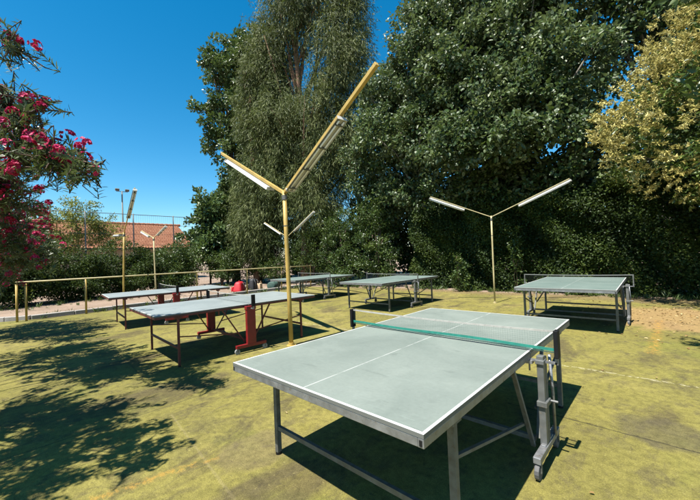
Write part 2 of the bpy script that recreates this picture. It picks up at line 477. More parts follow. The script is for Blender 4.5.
# ------------------------------------------------------------------ camera
CAM = Vector((1.4844, -2.517, 1.4699))
yaw, pitch, roll = -.7534, .0186, -.0409
cy, sy, cp, sp = math.cos(yaw), math.sin(yaw), math.cos(pitch), math.sin(pitch)
fw = Vector((sy * cp, cy * cp, sp)); rt = Vector((cy, -sy, 0)); up = rt.cross(fw)
r2 = math.cos(roll) * rt + math.sin(roll) * up; u2 = -math.sin(roll) * rt + math.cos(roll) * up
cam = bpy.data.cameras.new('camera'); co = bpy.data.objects.new('camera', cam); COL.objects.link(co)
mw = Matrix((r2, u2, -fw)).transposed().to_4x4(); mw.translation = CAM
co.matrix_world = mw
cam.sensor_width = 36; cam.sensor_fit = 'HORIZONTAL'; cam.lens = 36 * 336.38 / 700
cam.clip_start = .05; cam.clip_end = 3000
scene.camera = co

# ------------------------------------------------------------------ light
w = bpy.data.worlds.new('World'); scene.world = w; w.use_nodes = True
nt = w.node_tree; nt.nodes.clear()
sk = nt.nodes.new('ShaderNodeTexSky'); sk.sky_type = 'NISHITA'; sk.sun_disc = False
sk.sun_elevation = R(64); sk.sun_rotation = R(180); sk.air_density = 1.0; sk.dust_density = .25; sk.ozone_density = 3.0; sk.altitude = 100
bg = nt.nodes.new('ShaderNodeBackground'); bg.inputs[1].default_value = .06
wo = nt.nodes.new('ShaderNodeOutputWorld')
hs = nt.nodes.new('ShaderNodeHueSaturation'); hs.inputs['Hue'].default_value = .486; hs.inputs['Saturation'].default_value = 1.42; hs.inputs['Value'].default_value = 1.24
nt.links.new(sk.outputs[0], hs.inputs['Color'])
nt.links.new(hs.outputs[0], bg.inputs[0]); nt.links.new(bg.outputs[0], wo.inputs[0])
sun = bpy.data.lights.new('sun', 'SUN'); sun.energy = 5.0; sun.angle = R(.5); sun.color = (1, .955, .88)
so = bpy.data.objects.new('sun', sun); COL.objects.link(so); so.location = (0, -10, 20)
so.rotation_euler = Vector((.02, .48, -1)).to_track_quat('-Z', 'Y').to_euler()
vs = scene.view_settings
vs.view_transform = 'Standard'; vs.look = 'None'; vs.exposure = 1.32; vs.gamma = 1; vs.use_curve_mapping = False
scene.render.engine = 'CYCLES'
scene.cycles.max_bounces = 6; scene.cycles.diffuse_bounces = 3; scene.cycles.transmission_bounces = 4
scene.cycles.use_denoising = True

# ------------------------------------------------------------------ setting
def sheet(name, poly, z, mat, sub=False):
    mb = MB(); mb.add([(x, y, z) for x, y in poly], [tuple(range(len(poly)))])
    o = mb.build(name, mat); tag(o, kind='structure'); return o
sheet('ground', [(-900, -900), (900, -900), (900, 900), (-900, 900)], -.012, M['dirt'])
sheet('court', [(-12.05, -1.6), (-12.4, -2.3), (-12.9, -3.2), (-12.9, -14), (14, -14), (14, 9.55), (5, 9.5), (1.2, 9.75), (-3, 9.5), (-7, 9.6), (-11, 9.0), (-12.0, 8.6)], 0, M['court'])

# kerb of cast lengths along the edge of the court
mb = MB()
for i, y in enumerate(np.arange(-1.75, 9.2, 1.0)):
    mb.box((-12.2 + .012 * math.sin(i * 2.1), y + .5, .045 + .006 * math.sin(i * 3.7)), (.17, .985, .15))
kp = [(-12.22, -1.76), (-12.5, -2.25), (-12.95, -2.75), (-13.6, -3.2), (-14.6, -3.5)]
for a, b in zip(kp[:-1], kp[1:]):
    mb.bar((a[0], a[1], .045), (b[0], b[1], .045), .17, .15)
k = mb.build('kerb', M['concrete'], bevel=.012); tag(k, kind='structure')

# fallen leaves and small litter
def litter():
    P = []
    def sc(n, x0, y0, sx, sy):
        return np.stack([rng.normal(x0, sx, n), rng.normal(y0, sy, n), np.full(n, .012)], 1)
    P = np.concatenate([sc(700, 1.7, 7.2, 1.0, 1.3), sc(260, -3, 9.1, 4, .5), sc(60, -1, 1, 4, 3), sc(160, -11, 3, 1, 4), sc(220, -14.5, 2, 1.8, 4), sc(10, 1.4, 2.6, .8, 1.3)])
    P = P[(P[:, 1] > -4) & (P[:, 1] < 9.6)]
    n = len(P)
    A = rng.normal(size=(n, 3)); A[:, 2] *= .12
    N = np.array([0, 0, 1.]) + rng.normal(size=(n, 3)) * .25
    L = rng.uniform(.025, .06, n) * np.where(P[:, 1] < 3.2, .7, 1)
    V, F = roundleaf(P, A, N, L, L * rng.uniform(.35, .7, n), .2)
    V[:, 2] = np.maximum(V[:, 2], .004)
    o = np_mesh('leaf_litter', V, F, M['leaf_dry'], None, np.repeat(rng.random(n), 6))
    tag(o, 'dry fallen leaves scattered over the court and dirt', 'leaf litter', kind='stuff')
litter()

# ------------------------------------------------------------------ tables
W_, L_, H_ = 1.525, 2.74, .76

def castor(mb_parent, x, y, parent, rub, wheel_r=.05):
    mb = MB()
    mb.tube([(x - .014, y, wheel_r), (x + .014, y, wheel_r)], wheel_r, 14)
    o = mb.build('castor', rub, parent, bevel=.004)
    f = MB(); f.box((x, y, wheel_r + .055), (.034, .03, .012)); 
    for s in (-1, 1): f.box((x + s * .019, y, wheel_r + .028), (.004, .026, .062))
    f.tube([(x - .022, y, wheel_r), (x + .022, y, wheel_r)], .008, 8)
    f.build('fork', M['grey_metal'], o)
    return o

def make_net(root, ym, tape, cordm, band=None, postm=None, sag=.012):
    hw = W_ / 2 + .1525
    mb = MB()
    nx = 110
    def ztop(x): return H_ + .1525 - sag * (1 - (x / hw) ** 2)
    zb = H_ + .006
    for i in range(nx + 1):
        x = -hw + 2 * hw * i / nx
        mb.bar((x, ym, zb), (x, ym, ztop(x)), .0004)
    for j in range(1, 10):
        xs = np.linspace(-hw, hw, 9)
        for a, b in zip(xs[:-1], xs[1:]):
            fa = zb + (ztop(a) - zb) * j / 10; fb = zb + (ztop(b) - zb) * j / 10
            mb.bar((a, ym, fa), (b, ym, fb), .0004)
    net = mb.build('net', cordm, root)
    t = MB(); xs = np.linspace(-hw, hw, 13)
    for a, b in zip(xs[:-1], xs[1:]):
        t.bar((a, ym, ztop(a) - .002), (b, ym, ztop(b) - .002), .005, .013)
    t.build('net_tape', tape, net)
    if band is not None:
        t = MB()
        for a, b in zip(xs[:-1], xs[1:]):
            za = zb + .026 + .004 * math.sin(a * 5); zc = zb + .026 + .004 * math.sin(b * 5)
            t.bar((a, ym - .004, za), (b, ym - .004, zc), .003, .020)
            t.bar((a, ym - .004, za - .018), (b, ym - .004, zc - .018), .004, .006, 1)
        t.build('net_band', [band, cordm], net)
    for s in (-1, 1):
        p = MB()
        if postm is M['black']:
            p.box((s * (hw + .012), ym, H_ + .068), (.026, .062, .185))
        else:
            p.box((s * (hw + .008), ym, H_ + .072), (.020, .028, .17))
        po = p.build('net_post', postm, net, bevel=.004)
        q = MB(); q.bar((s * (W_ / 2 - .06), ym, H_ - .062), (s * (hw + .01), ym, H_ - .062), .022, .014)
        q.box((s * (W_ / 2 - .01), ym, H_ - .075), (.05, .055, .022)); q.box((s * (hw + .008), ym, H_ - .04), (.018, .022, .06))
        q.tube([(s * (W_ / 2 - .01), ym, H_ - .14), (s * (W_ / 2 - .01), ym, H_ - .08)], .006, 8)
        q.build('net_clamp', M['steel'], net)
    return net

def make_table(red, board, label, ym=.0, inset=.32, net_kind='grey', apron_mat=None):
    root = empty('table_tennis_table', (0, 0, 0))
    tag(root, label, 'table', 'table tennis tables on the court')
    frame_m = M['maroon'] if red else M['steel']
    leg_m = M['maroon'] if red else M['grey_metal']
    lg = L_ / 2 - inset
    ah = .030 if red else .038
    for s in (-1, 1):
        b = MB(); y0, y1 = (.004, L_ / 2) if s > 0 else (-L_ / 2, -.004)
        if s > 0: y0 += ym
        else: y1 += ym
        b.box((0, (y0 + y1) / 2, H_ - .010), (W_, y1 - y0, .020))
        half = b.build('playing_surface', board, root, bevel=.0015)
        a = MB(); zt = H_ - .0205; zc = zt - ah / 2; e = .028
        for sx in (-1, 1):
            a.box((sx * (W_ / 2 - e / 2 - .001), (y0 + y1) / 2, zc), (e, y1 - y0 - .002, ah))
        ye = s * (L_ / 2 - e / 2 - .0015); yi = ym + s * (.004 + e / 2 + .001)
        for yy in (ye, yi):
            a.box((0, yy, zc), (W_ - 2 * e - .004, e, ah))
        for xx in (-.25, .25):
            a.box((xx, (y0 + y1) / 2, zc + .004), (.025, y1 - y0 - .07, ah - .012))
        a.build('apron', frame_m, half, bevel=.002)
        if not red:
            for sx in (-1, 1):
                c = MB(); c.box((sx * (W_ / 2 - e / 2 - .001), s * (L_ / 2 - .0005), zc), (.013, .004, ah * .62))
                c.build('tube_hollow_shade', M['black'], half)  # black block painted as the shaded hollow of the open apron tube
        # legs
        lw = .03 if red else .036
        xl = W_ / 2 - .045
        ztop = H_ - .021 - ah
        for sx in (-1, 1):
            l = MB(); l.box((sx * xl, s * lg, (ztop + .012) / 2 + .006), (lw, lw, ztop - .012)); 
            l.box((sx * xl, s * lg, ztop - .012), (lw + .02, .09, .03))
            lo = l.build('leg', leg_m, root, bevel=.002)
            fo = MB(); fo.tube([(sx * xl, s * lg, 0), (sx * xl, s * lg, .02)], lw * .62, 10); fo.build('leg_foot', M['black'], lo)
        br = MB(); zb = .26 if red else .2
        br.bar((-xl + lw / 2, s * lg, zb), (xl - lw / 2, s * lg, zb), .024, .03)
        br.build('leg_brace', leg_m, root)
        # slanting struts from the carriage up to the board, and stays from the legs
        for sx in (-1, 1):
            xs_ = sx * (W_ / 2 - .012 if not red else W_ / 2 - .05)
            st = MB()
            st.bar((xs_, ym + s * (.34 if not red else .42), ztop + .005), (xs_ + sx * .02, ym + s * .06, .13), .026 if not red else .022, .018)
            st.build('strut', leg_m, root)
            sy_ = MB(); zl = .5 if not red else .42
            xa = sx * (xl - lw * .1)
            sy_.bar((xa, s * (lg - lw / 2), zl), (xs_ - sx * .012, ym + s * .15, .30), .02, .016)
            sy_.build('stay', leg_m, root)
    # central carriage: one column, foot bar and two castors per side
    for sx in (-1, 1):
        xc = sx * (W_ / 2 + (.07 if not red else .055))
        c = MB()
        if red:
            c.box((xc, ym, .435), (.06, .155, .60))
            c.box((xc, ym, .735 - .03), (.075, .17, .06))
            col = c.build('support_column', M['red'], root, bevel=.008)
            f = MB(); f.box((xc, ym, .112), (.055, .52, .05)); f.build('foot_bar', M['red'], col, bevel=.006)
            for sy_ in (-1, 1): castor(None, xc, ym + sy_ * .24, col, M['rubber_pale'], .042)
        else:
            c.box((xc - sx * .004, ym - .015, .44), (.042, .05, .60))
            c.box((xc - sx * .004, ym - .015, .73 - .03), (.054, .075, .03))
            col = c.build('support_column', M['column'], root, bevel=.004)
            g = MB(); g.box((xc + sx * .004, ym + .028, .44), (.03, .034, .58)); g.build('inner_rail', M['grey_metal'], col, bevel=.003)
            g = MB(); g.box((xc, ym, .42), (.062, .115, .035)); g.tube([(xc, ym + .05, .42), (xc + sx * .075, ym + .05, .42)], .009, 8)
            g.build('locking_collar', M['column'], col, bevel=.003)
            g = MB(); g.tube([(xc + sx * .02, ym + .11, .72), (xc + sx * .03, ym + .12, .45), (xc + sx * .02, ym + .17, .13)], .010, 8)
            g.build('lift_rod', M['steel'], col, smooth=True)
            f = MB(); f.box((xc, ym + .03, .125), (.045, .52, .042)); f.box((xc, ym + .03, .150), (.03, .2, .012))
            f.build('foot_bar', M['steel'], col, bevel=.004)
            for sy_ in (-1, 1): castor(None, xc, ym + .03 + sy_ * .235, col, M['rubber'], .05)
    # rail tying the two carriages together under the board
    tie = MB(); tie.box((0, ym, .155 if not red else .16), (W_ + .02, .03, .03)); tie.build('cross_tie', leg_m, root)
    if net_kind == 'green': make_net(root, ym, M['tape'], M['net_green'], M['teal'], M['black'])
    elif net_kind == 'grey': make_net(root, ym, M['tape_grey'], M['net_dark'], None, M['grey_metal'])
    else: make_net(root, ym, M['tape'], M['net_dark'], None, M['black'], sag=.02)
    return root

t1 = make_table(False, M['board'], 'large near green table with steel apron, white edges and a teal net band', ym=.055, inset=.32, net_kind='green')
t1.location = (0, 0, 0)
t2 = make_table(True, M['board_pale'], 'pale topped table with red columns, nearest red one, behind the thick yellow lamp post', inset=.31, net_kind='dark')
t2.location = (-4.287, .383, 0); t2.rotation_euler.z = -.049
t3 = copy_tree(t2); t3['label'] = 'pale topped table with red columns beside the railing, farther of the two red ones'
t3.location = (-8.248, .695, 0); t3.rotation_euler.z = -.096
t4 = make_table(False, M['board_green'], 'grey green table in the middle distance, between the thick yellow post and thin lamp', inset=.32)
t4.location = (-4.433, 5.493, 0); t4.rotation_euler.z = -.013
t5 = make_table(False, M['board_green'], 'grey green table at the right in front of the dark hedge, net ends sticking out', inset=.50)
t5.location = (.098, 5.597, 0); t5.rotation_euler.z = .023
t6 = copy_tree(t4); t6['label'] = 'small looking far table by the end of the railing, partly behind the yellow post'
t6.location = (-8.05, 5.62, 0); t6.rotation_euler.z = -.03

# ------------------------------------------------------------------ lamps with two arms
def make_lamp(base, J, tipA, tipB, fa, fb, label, pr=.03, ar=.028, pm='yellow', group='two-armed court lamps'):
    root = empty('court_lamp', base); tag(root, label, 'lamp post', group)
    B = Vector(base); J = Vector(J) - B; tips = [Vector(tipA) - B, Vector(tipB) - B]
    m = MB(); m.tube([(0, 0, -.05), (J.x * .3, J.y * .3, J.z * .33), (J.x * .7, J.y * .7, J.z * .7), tuple(J + Vector((0, 0, .03)))], pr, 14); 
    m.build('pole', M[pm], root, smooth=True)
    m = MB(); m.tube([(0, 0, 0), (0, 0, .012)], pr * 2.2, 14); m.tube([(0, 0, .012), (0, 0, .05)], pr * 1.35, 14); m.build('base_collar', M[pm], root)
    m = MB(); m.tube([tuple(J * .955), tuple(J * .985)], pr * 1.22, 14); m.tube([tuple(J * .78), tuple(J * .785)], pr * 1.1, 14); m.build('clamp', M['grey_metal'], root)
    for tp, (s0, s1) in zip(tips, (fa, fb)):
        a = MB(); d = (tp - J).normalized()
        a.bar(J - d * .01, tp, ar, ar); arm = a.build('arm', M[pm], root, bevel=.003)
        side = d.cross(Vector((0, 0, 1))).normalized(); dn = -side.cross(d).normalized()
        if dn.z > 0: dn = -dn
        p0, p1 = J.lerp(tp, s0), J.lerp(tp, s1)
        off = dn * (ar / 2 + .035)
        f = MB(); wk = 1.0 if ar > .04 else .45
        # channel, two sloping reflector wings and end caps
        rot = Matrix((side, d, -dn)).transposed()
        Lf = (p1 - p0).length; mid = (p0 + p1) / 2 + off
        f.box(mid, (.055, Lf, .045), 0, rot)
        for s in (-1, 1):
            rw = rot @ Matrix.Rotation(s * .6, 3, 'Y')
            f.box(mid + side * s * (.028 + .028 * wk) + dn * .012, (.075 * wk, Lf - .004, .004), 0, rw)
        for q in (p0, p1):
            f.box(q + off + dn * .012 + (mid - q - off).normalized() * .001, (.07 + .08 * wk, .012, .058), 0, rot)
        fx = f.build('light_fixture', M['white'], arm)
        g = MB()
        for s in (-1, 1):
            o2 = off + side * s * (.022 + .02 * wk) + dn * .038
            g.tube([p0 + o2 + d * .03, p1 + o2 - d * .03], .013, 10)
        g.build('fluorescent_tube', M['glass_tube'], fx, smooth=True)
        h = MB()
        for s in (.2, .8):
            q = p0.lerp(p1, s); h.box(q + dn * (ar / 2 + .004), (.03, .05, .03), 0, rot)
        for s in (.06, .36, .66, .94):
            q = p0.lerp(p1, s); h.box(q + off + dn * .04, (.05 + .07 * wk, .022, .034), 0, rot)
        h.build('bracket', M['grey_metal'], fx)
    return root

make_lamp((-3.21, .94, 0), (-3.25, .94, 2.6), (-.93, .66, 3.75), (-6.16, 1.29, 4.05), (.07, .69), (.16, .86),
          'thick yellow steel post with two raised arms, nearest lamp, beside the big near table', .036, .052)
make_lamp((-2.06, 7.09, 0), (-2.05, 7.1, 2.41), (-.29, 7.94, 3.28), (-3.52, 6.39, 3.13), (.35, 1.0), (.42, 1.0),
          'thin pale yellow lamp standing alone in front of the dark hedge', .022, .022, 'yellow_pale')
make_lamp((-11.9, .5, 0), (-11.8, .55, 2.56), (-9.45, .3, 3.66), (-14.3, .8, 2.72), (.42, 1.0), (.35, 1.0),
          'yellow lamp rising through the railing beside the red legged tables', .03, .03)
make_lamp((-14.4, 2.25, 0), (-14.5, 2.25, 2.6), (-13.15, 2.3, 3.02), (-15.94, 2.19, 3.02), (.35, 1.0), (.35, 1.0),
          'faint yellow lamp behind the railing in front of the tiled roof', .03, .03, 'yellow_pale')
make_lamp((-12.96, 8.1, 0), (-12.96, 8.1, 2.61), (-10.47, 7.85, 3.67), (-15.38, 8.34, 3.64), (.3, 1.0), (.25, 1.0),
          'farthest lamp, its pale arms showing on both sides of the thick yellow post', .03, .03, 'yellow_pale')

# ------------------------------------------------------------------ railing
root = empty('railing', (-11.9, -2.05, 0)); tag(root, 'low pale yellow tube railing along the kerb at the left of the court', 'railing')
for i, y in enumerate((-2.05, -1.86, -.5, 2.95, 5.1, 6.9, 8.7)):
    m = MB(); m.tube([(0, y + 2.05, -.05), (random.uniform(-.01, .01), y + 2.05, 1.09)], .028, 10)
    m.build('post', M['yellow'], root, smooth=True)
m = MB(); m.tube([(0, -.03, 1.115), (0, 3.2, 1.105), (.01, 5.5, 1.10), (0, 8.2, 1.085), (0, 10.8, 1.06)], .024, 10)
m.build('top_rail', M['yellow_pale'], root, smooth=True)

# ------------------------------------------------------------------ bags behind the railing
def soft_box(mb_name, c, s, mat, parent, bev=.06, taper=.85):
    m = MB(); m.box(c, s)
    m.v = [(c[0] + (x - c[0]) * (taper if z > c[2] else 1), c[1] + (y - c[1]) * (taper if z > c[2] else 1), z) for x, y, z in m.v]
    return m.build(mb_name, mat, parent, bevel=bev, smooth=True, seg=4)
def backpack(name, label, loc, rz, mat, pm, s=(.36, .26, .50), group=None):
    r = empty(name, loc, rz); tag(r, label, 'bag', group)
    soft_box('body', (0, 0, s[2] / 2), s, mat, r, .11, .62 if s[0] > .7 else .78)
    soft_box('front_pocket', (0, -s[1] / 2 - .03, s[2] * .32), (s[0] * .75, .09, s[2] * .42), pm, r, .03, .9)
    m = MB(); m.tube([(-.06, 0, s[2] - .02), (-.05, 0, s[2] + .04), (.05, 0, s[2] + .04), (.06, 0, s[2] - .02)], .012, 8); m.build('handle', pm, r, smooth=True)
    for sx in (-1, 1):
        m = MB(); m.tube([(sx * .1, s[1] / 2 - .02, s[2] * .92), (sx * .13, s[1] / 2 + .07, s[2] * .6), (sx * .12, s[1] / 2 - .01, s[2] * .1)], .018, 8)
        m.build('strap', M['bag_black'], r, smooth=True)
    return r
backpack('backpack', 'bright red bag slumped on the dirt behind the railing', (-13.3, 5.5, -.01), -.9, M['bag_red'], M['bag_red'], (.78, .46, .50))
backpack('backpack', 'black backpack standing right of the red bag', (-13.1, 6.1, -.01), -1.1, M['bag_black'], M['bag_black'], (.46, .32, .60))
r = empty('tote_bag', (-13.05, 6.42, -.01), -.9); tag(r, 'small tan bag between the black backpack and the green holdall', 'bag')
soft_box('body', (0, 0, .17), (.34, .2, .36), M['bag_tan'], r, .035, .92)
for s in (-1, 1):
    m = MB(); m.tube([(-.08, s * .07, .33), (-.06, s * .07, .45), (.06, s * .07, .45), (.08, s * .07, .33)], .010, 8); m.build('handle', M['bag_tan'], r, smooth=True)
r = empty('holdall', (-12.9, 7.15, -.01), -.95); tag(r, 'dark green holdall lying behind the railing, right of the tan bag', 'bag')
m = MB(); m.tube([(-.45, 0, .19), (-.43, 0, .19), (.43, 0, .19), (.45, 0, .19)], [.16, .2, .2, .16], 16); m.build('body', M['bag_green'], r, smooth=True)
for s in (-.2, .2):
    m = MB(); m.tube([(s, .19, .1), (s, .205, .22), (s, .1, .385), (s, -.1, .385), (s, -.205, .22), (s, -.19, .1)], .012, 6); m.build('strap', M['bag_black'], r)
soft_box('end_pocket', (-.2, -.2, .16), (.3, .08, .2), M['bag_green'], r, .03, .95)

# ------------------------------------------------------------------ house with the tiled roof, far left
def house():
    x0, x1, y0, y1, ze, zr = -32.5, -40.5, -26.0, 10.9, 3.02, 5.45
    r = empty('house', (x0, 0, 0)); tag(r, 'long low cream house with terracotta tiled roof behind the wire fence', 'house')
    m = MB(); m.box(((x1 - x0) / 2, (y0 + y1) / 2, ze / 2 - .05), (x0 - x1 - .3, y1 - y0 - .4, ze + .05))
    xm = (x1 - x0) / 2
    m.add([(-.15, y1 - .2, ze), (x1 - x0 + .15, y1 - .2, ze), (xm, y1 - .2, zr - .12)], [(0, 1, 2)])
    m.build('wall', M['wall'], r)
    # roman tile corrugation: rows of half round tiles, each course stepped
    nx = int((y1 - y0) / .0575)
    ys = np.linspace(y0, y1 + .25, nx)
    ncour = 13
    for side in (0, 1):
        V = []; rows = 0
        for c_ in range(ncour):
            for e in (0, .999):
                s = (c_ + e) / ncour
                xx = (.45 + (xm - .45) * s) if side == 0 else (x1 - x0 - .45) + (xm - (x1 - x0 - .45)) * s
                zz = (ze - .12) + (zr - ze + .12) * s + (.045 if e == 0 else .0)
                ph = np.abs(np.sin(np.arange(nx) * math.pi / 4 + .4))
                jit = np.sin(np.floor(np.arange(nx) / 4) * 12.9898 + c_ * 78.2) * .012
                V.append(np.stack([np.full(nx, xx), ys, zz + .075 * ph + jit], 1)); rows += 1
        V = np.concatenate(V)
        i, j = np.meshgrid(np.arange(rows - 1), np.arange(nx - 1), indexing='ij')
        a = (i * nx + j).ravel()
        F = np.stack([a, a + 1, a + nx + 1, a + nx], 1)
        np_mesh('roof', V, F, M['roof'], r)
    m = MB()
    for k, y in enumerate(np.arange(y0, y1 + .2, .42)):
        m.tube([(xm, y, zr + .05), (xm, y + .44, zr + .075)], [.12, .14], 8)
    m.build('ridge', M['roof'], r)
    m = MB(); m.box((.42, (y0 + y1) / 2, ze - .13), (.10, y1 - y0 + .3, .12)); m.build('gutter', M['bark_brown'], r)
    for y in (8.2, 3.6, -1.4, -7):
        m = MB(); m.box((-.13, y, 1.7), (.06, 1.1, 1.1)); wn = m.build('window', M['bark_brown'], r)
        m = MB(); m.box((-.095, y, 1.7), (.02, .96, .96)); m.build('pane', M['black'], wn)
house()

# ------------------------------------------------------------------ tall wire fence, floodlight mast
root = empty('wire_fence', (-20.2, -9, 0)); tag(root, 'tall thin wire fence with grey posts in front of the tiled house', 'fence')
for y in (-7.6, -5.5, -3.4, -1.3, .8, 2.95, 5.05, 7.2):
    m = MB(); m.tube([(0, y + 9, 0), (0, y + 9, 4.35)], .03, 8); m.build('post', M['grey_metal'], root, smooth=True)
m = MB()
for z, rr in ((4.3, .018), (3.75, .008), (3.2, .008), (2.6, .008), (2.0, .008), (1.4, .008), (.8, .008)):
    m.tube([(0, 0, z), (0, 16.5, z)], rr, 5)
for k in range(150):
    y = k * .11
    m.bar((0.002, y, .1), (0.002, y, 4.3), .0035)
m.build('wire_mesh', M['wire'], root)

root = empty('floodlight_mast', (-45.3, 8.2, 0)); tag(root, 'tall thin mast with two small floodlights far behind the house', 'floodlight')
m = MB(); m.tube([(0, 0, 0), (0, 0, 10.3)], [.11, .07], 10); m.build('pole', M['grey_metal'], root, smooth=True)
m = MB(); m.bar((0, -.6, 10.25), (0, .6, 10.25), .06); m.build('crossbar', M['grey_metal'], root)
for s in (-1, 1):
    m = MB(); m.box((.12, s * .5, 10.42), (.2, .42, .26), 0, Matrix.Rotation(.5, 3, 'Y')); m.build('floodlight', M['grey_metal'], root, bevel=.03)

# ------------------------------------------------------------------ trees
BK = 'tall trees behind the court'
# casuarina with fine drooping sprays
def casuarina(base, top, r0, ells, nstr, label):
    root = empty('casuarina_tree', base); tag(root, label, 'tree', BK)
    C, D = in_ellipsoids(ells, nstr // 60, .5)
    n = len(C); cr = rng.uniform(.2, .95, n) ** 1.3 + .1
    I = np.repeat(np.arange(n), 60); k = len(I)
    off = unit(rng.normal(size=(k, 3))) * (rng.random(k) ** .6)[:, None] * cr[I][:, None]
    off[:, 2] = off[:, 2] * 1.25 - .25 * (off[:, 0] ** 2 + off[:, 1] ** 2)
    P = C[I] + off
    A = rng.normal(size=(k, 3)) * .45 + D[I] * .35 + np.array([0, 0, -.75])
    N = rng.normal(size=(k, 3)) + D[I]
    T = np.clip(rng.normal(.5, .27, n)[I] + rng.normal(0, .15, k), 0, 1)
    V, F = rhomb(P, A, N, rng.uniform(.16, .42, k), rng.uniform(.024, .045, k), .1)
    np_mesh('crown', local(V, base), F, M['leaf_casuarina'], root, np.repeat(T, 4))
    tg = C[rng.choice(n, 46, replace=False)]
    skeleton((0, 0, -.2), tuple(np.array(top) - np.array(base)), r0, [tuple(np.array(q) - np.array(base)) for q in tg], wob=.5, start=(.2, .97)).build('trunk', M['bark_red'], root, smooth=True)
casuarina((-14.6, 10.6, 0), (-14.9, 10.8, 21), .30,
          [(-14.7, 10.6, 17.8, 2.1, 2.0, 4.4), (-11.9, 12.2, 18.0, 1.6, 1.6, 4.0), (-16.4, 9.9, 13.8, 1.7, 1.8, 3.4), (-12.0, 11.9, 13.4, 2.0, 1.9, 3.8), (-11.6, 11.9, 7.6, 1.7, 1.6, 2.8), (-15.6, 10.0, 9.5, 2.2, 2.0, 3.0),
           (-13.0, 11.0, 9.2, 2.0, 1.9, 3.2), (-16.0, 9.8, 5.5, 2.0, 1.9, 2.6), (-13.6, 10.8, 5.2, 2.0, 1.8, 2.6), (-17.4, 9.2, 11.0, 1.2, 1.3, 2.6), (-17.8, 9.0, 3.6, 1.5, 1.4, 2.2)], 205000,
          'tall olive green tree with fine drooping foliage behind the thick yellow lamp')

casuarina((-17.6, 9.0, 0), (-17.4, 9.2, 13.6), .2,
          [(-16.7, 9.8, 13.2, 1.5, 1.5, 2.4), (-17.3, 9.5, 10.4, 1.5, 1.4, 2.0), (-16.0, 10.2, 9.6, 1.7, 1.5, 2.6), (-17.5, 9.2, 6.2, 1.7, 1.6, 2.4), (-17.4, 9.0, 3.2, 1.8, 1.6, 2.2)], 70000,
          'shorter olive drooping tree between the tallest drooping tree and the dark left one')
# dark broadleaf tree on the far left of the group
make_tree('broadleaf_tree', 'dark large leaved tree at the left edge of the tall trees against the sky', 'tree', (-21.3, 9.6, 0), (-21.6, 9.6, 17), .26,
          [(-22.0, 9.2, 16.2, 1.4, 1.4, 1.9), (-20.6, 9.9, 15.6, 1.6, 1.6, 2.4), (-22.6, 8.9, 13.0, 1.5, 1.5, 1.4), (-21.8, 9.4, 10.6, 2.0, 1.9, 1.7), (-20.4, 9.9, 8.0, 2.2, 2.0, 2.2), (-21.6, 9.4, 5.2, 2.0, 1.9, 2.0), (-20.0, 10.6, 12.6, 2.3, 2.0, 2.4), (-19.4, 11.0, 16.5, 1.8, 1.8, 1.6), (-19.0, 11.0, 9.6, 2.2, 1.8, 2.2)],
          700, 52, (.2, .6), .19, .14, M['leaf_broad'], M['bark_brown'], 'round', BK, 34, upw=.7)

# white poplars: big glossy leaves
def poplar(base, top, r0, ells, ncl, label, per=120):
    return make_tree('poplar_tree', label, 'tree', base, top, r0, ells, int(ncl * 2.7), per * .40, (.14, .55), .130, .112, M['leaf_poplar'], M['bark_grey'], 'round', BK, 42, upw=.55, droop=.35, jit=1.0, bias=.42)
poplar((-7.2, 12.0, 0), (-7.4, 12.2, 15.5), .24,
       [(-5.3, 11.9, 12.8, 2.0, 2.2, 3.0), (-7.9, 11.2, 9.2, 1.7, 1.9, 1.9), (-5.4, 11.0, 9.8, 2.5, 2.4, 2.8), (-7.2, 10.6, 6.8, 2.5, 2.2, 1.9), (-5.2, 10.4, 6.4, 2.3, 2.1, 1.7), (-9.2, 10.9, 6.0, 1.7, 1.6, 1.7), (-6.2, 10.6, 4.3, 2.6, 1.5, 1.2), (-8.6, 11.0, 4.0, 1.6, 1.2, 1.2)],
       540, 'big glossy leaved poplar left of the thin lamp, its top cut by the picture edge')
poplar((-2.9, 12.4, 0), (-3.0, 12.6, 15.5), .26,
       [(-3.4, 11.6, 12.0, 2.6, 2.4, 3.0), (-1.6, 12.0, 10.6, 2.4, 2.2, 2.6), (-3.6, 10.6, 8.3, 2.7, 2.4, 2.4), (-1.4, 11.0, 7.4, 2.2, 2.2, 2.0), (-2.8, 9.9, 5.6, 2.4, 2.0, 1.3), (-3.4, 9.0, 5.3, 2.3, 1.1, .9), (-.6, 11.0, 5.2, 1.8, 1.6, 1.2), (-3.2, 10.9, 4.0, 2.0, 1.4, 1.1), (-1.0, 11.2, 3.9, 2.0, 1.3, 1.1)],
       560, 'big glossy leaved poplar right behind the thin lamp, filling the middle of the tree wall')
poplar((1.6, 13.6, 0), (1.5, 13.6, 14.5), .22,
       [(1.4, 13.2, 11.4, 2.2, 2.1, 2.4), (3.2, 13.0, 9.4, 2.4, 2.2, 2.6), (.6, 12.8, 9.3, 1.3, 1.6, 1.4), (2.8, 12.6, 6.0, 2.4, 2.0, 2.0), (0.3, 13.4, 13.0, 1.7, 1.6, 1.6)],
       280, 'glossy leaved poplar at the top right, behind the cream flowering tree')

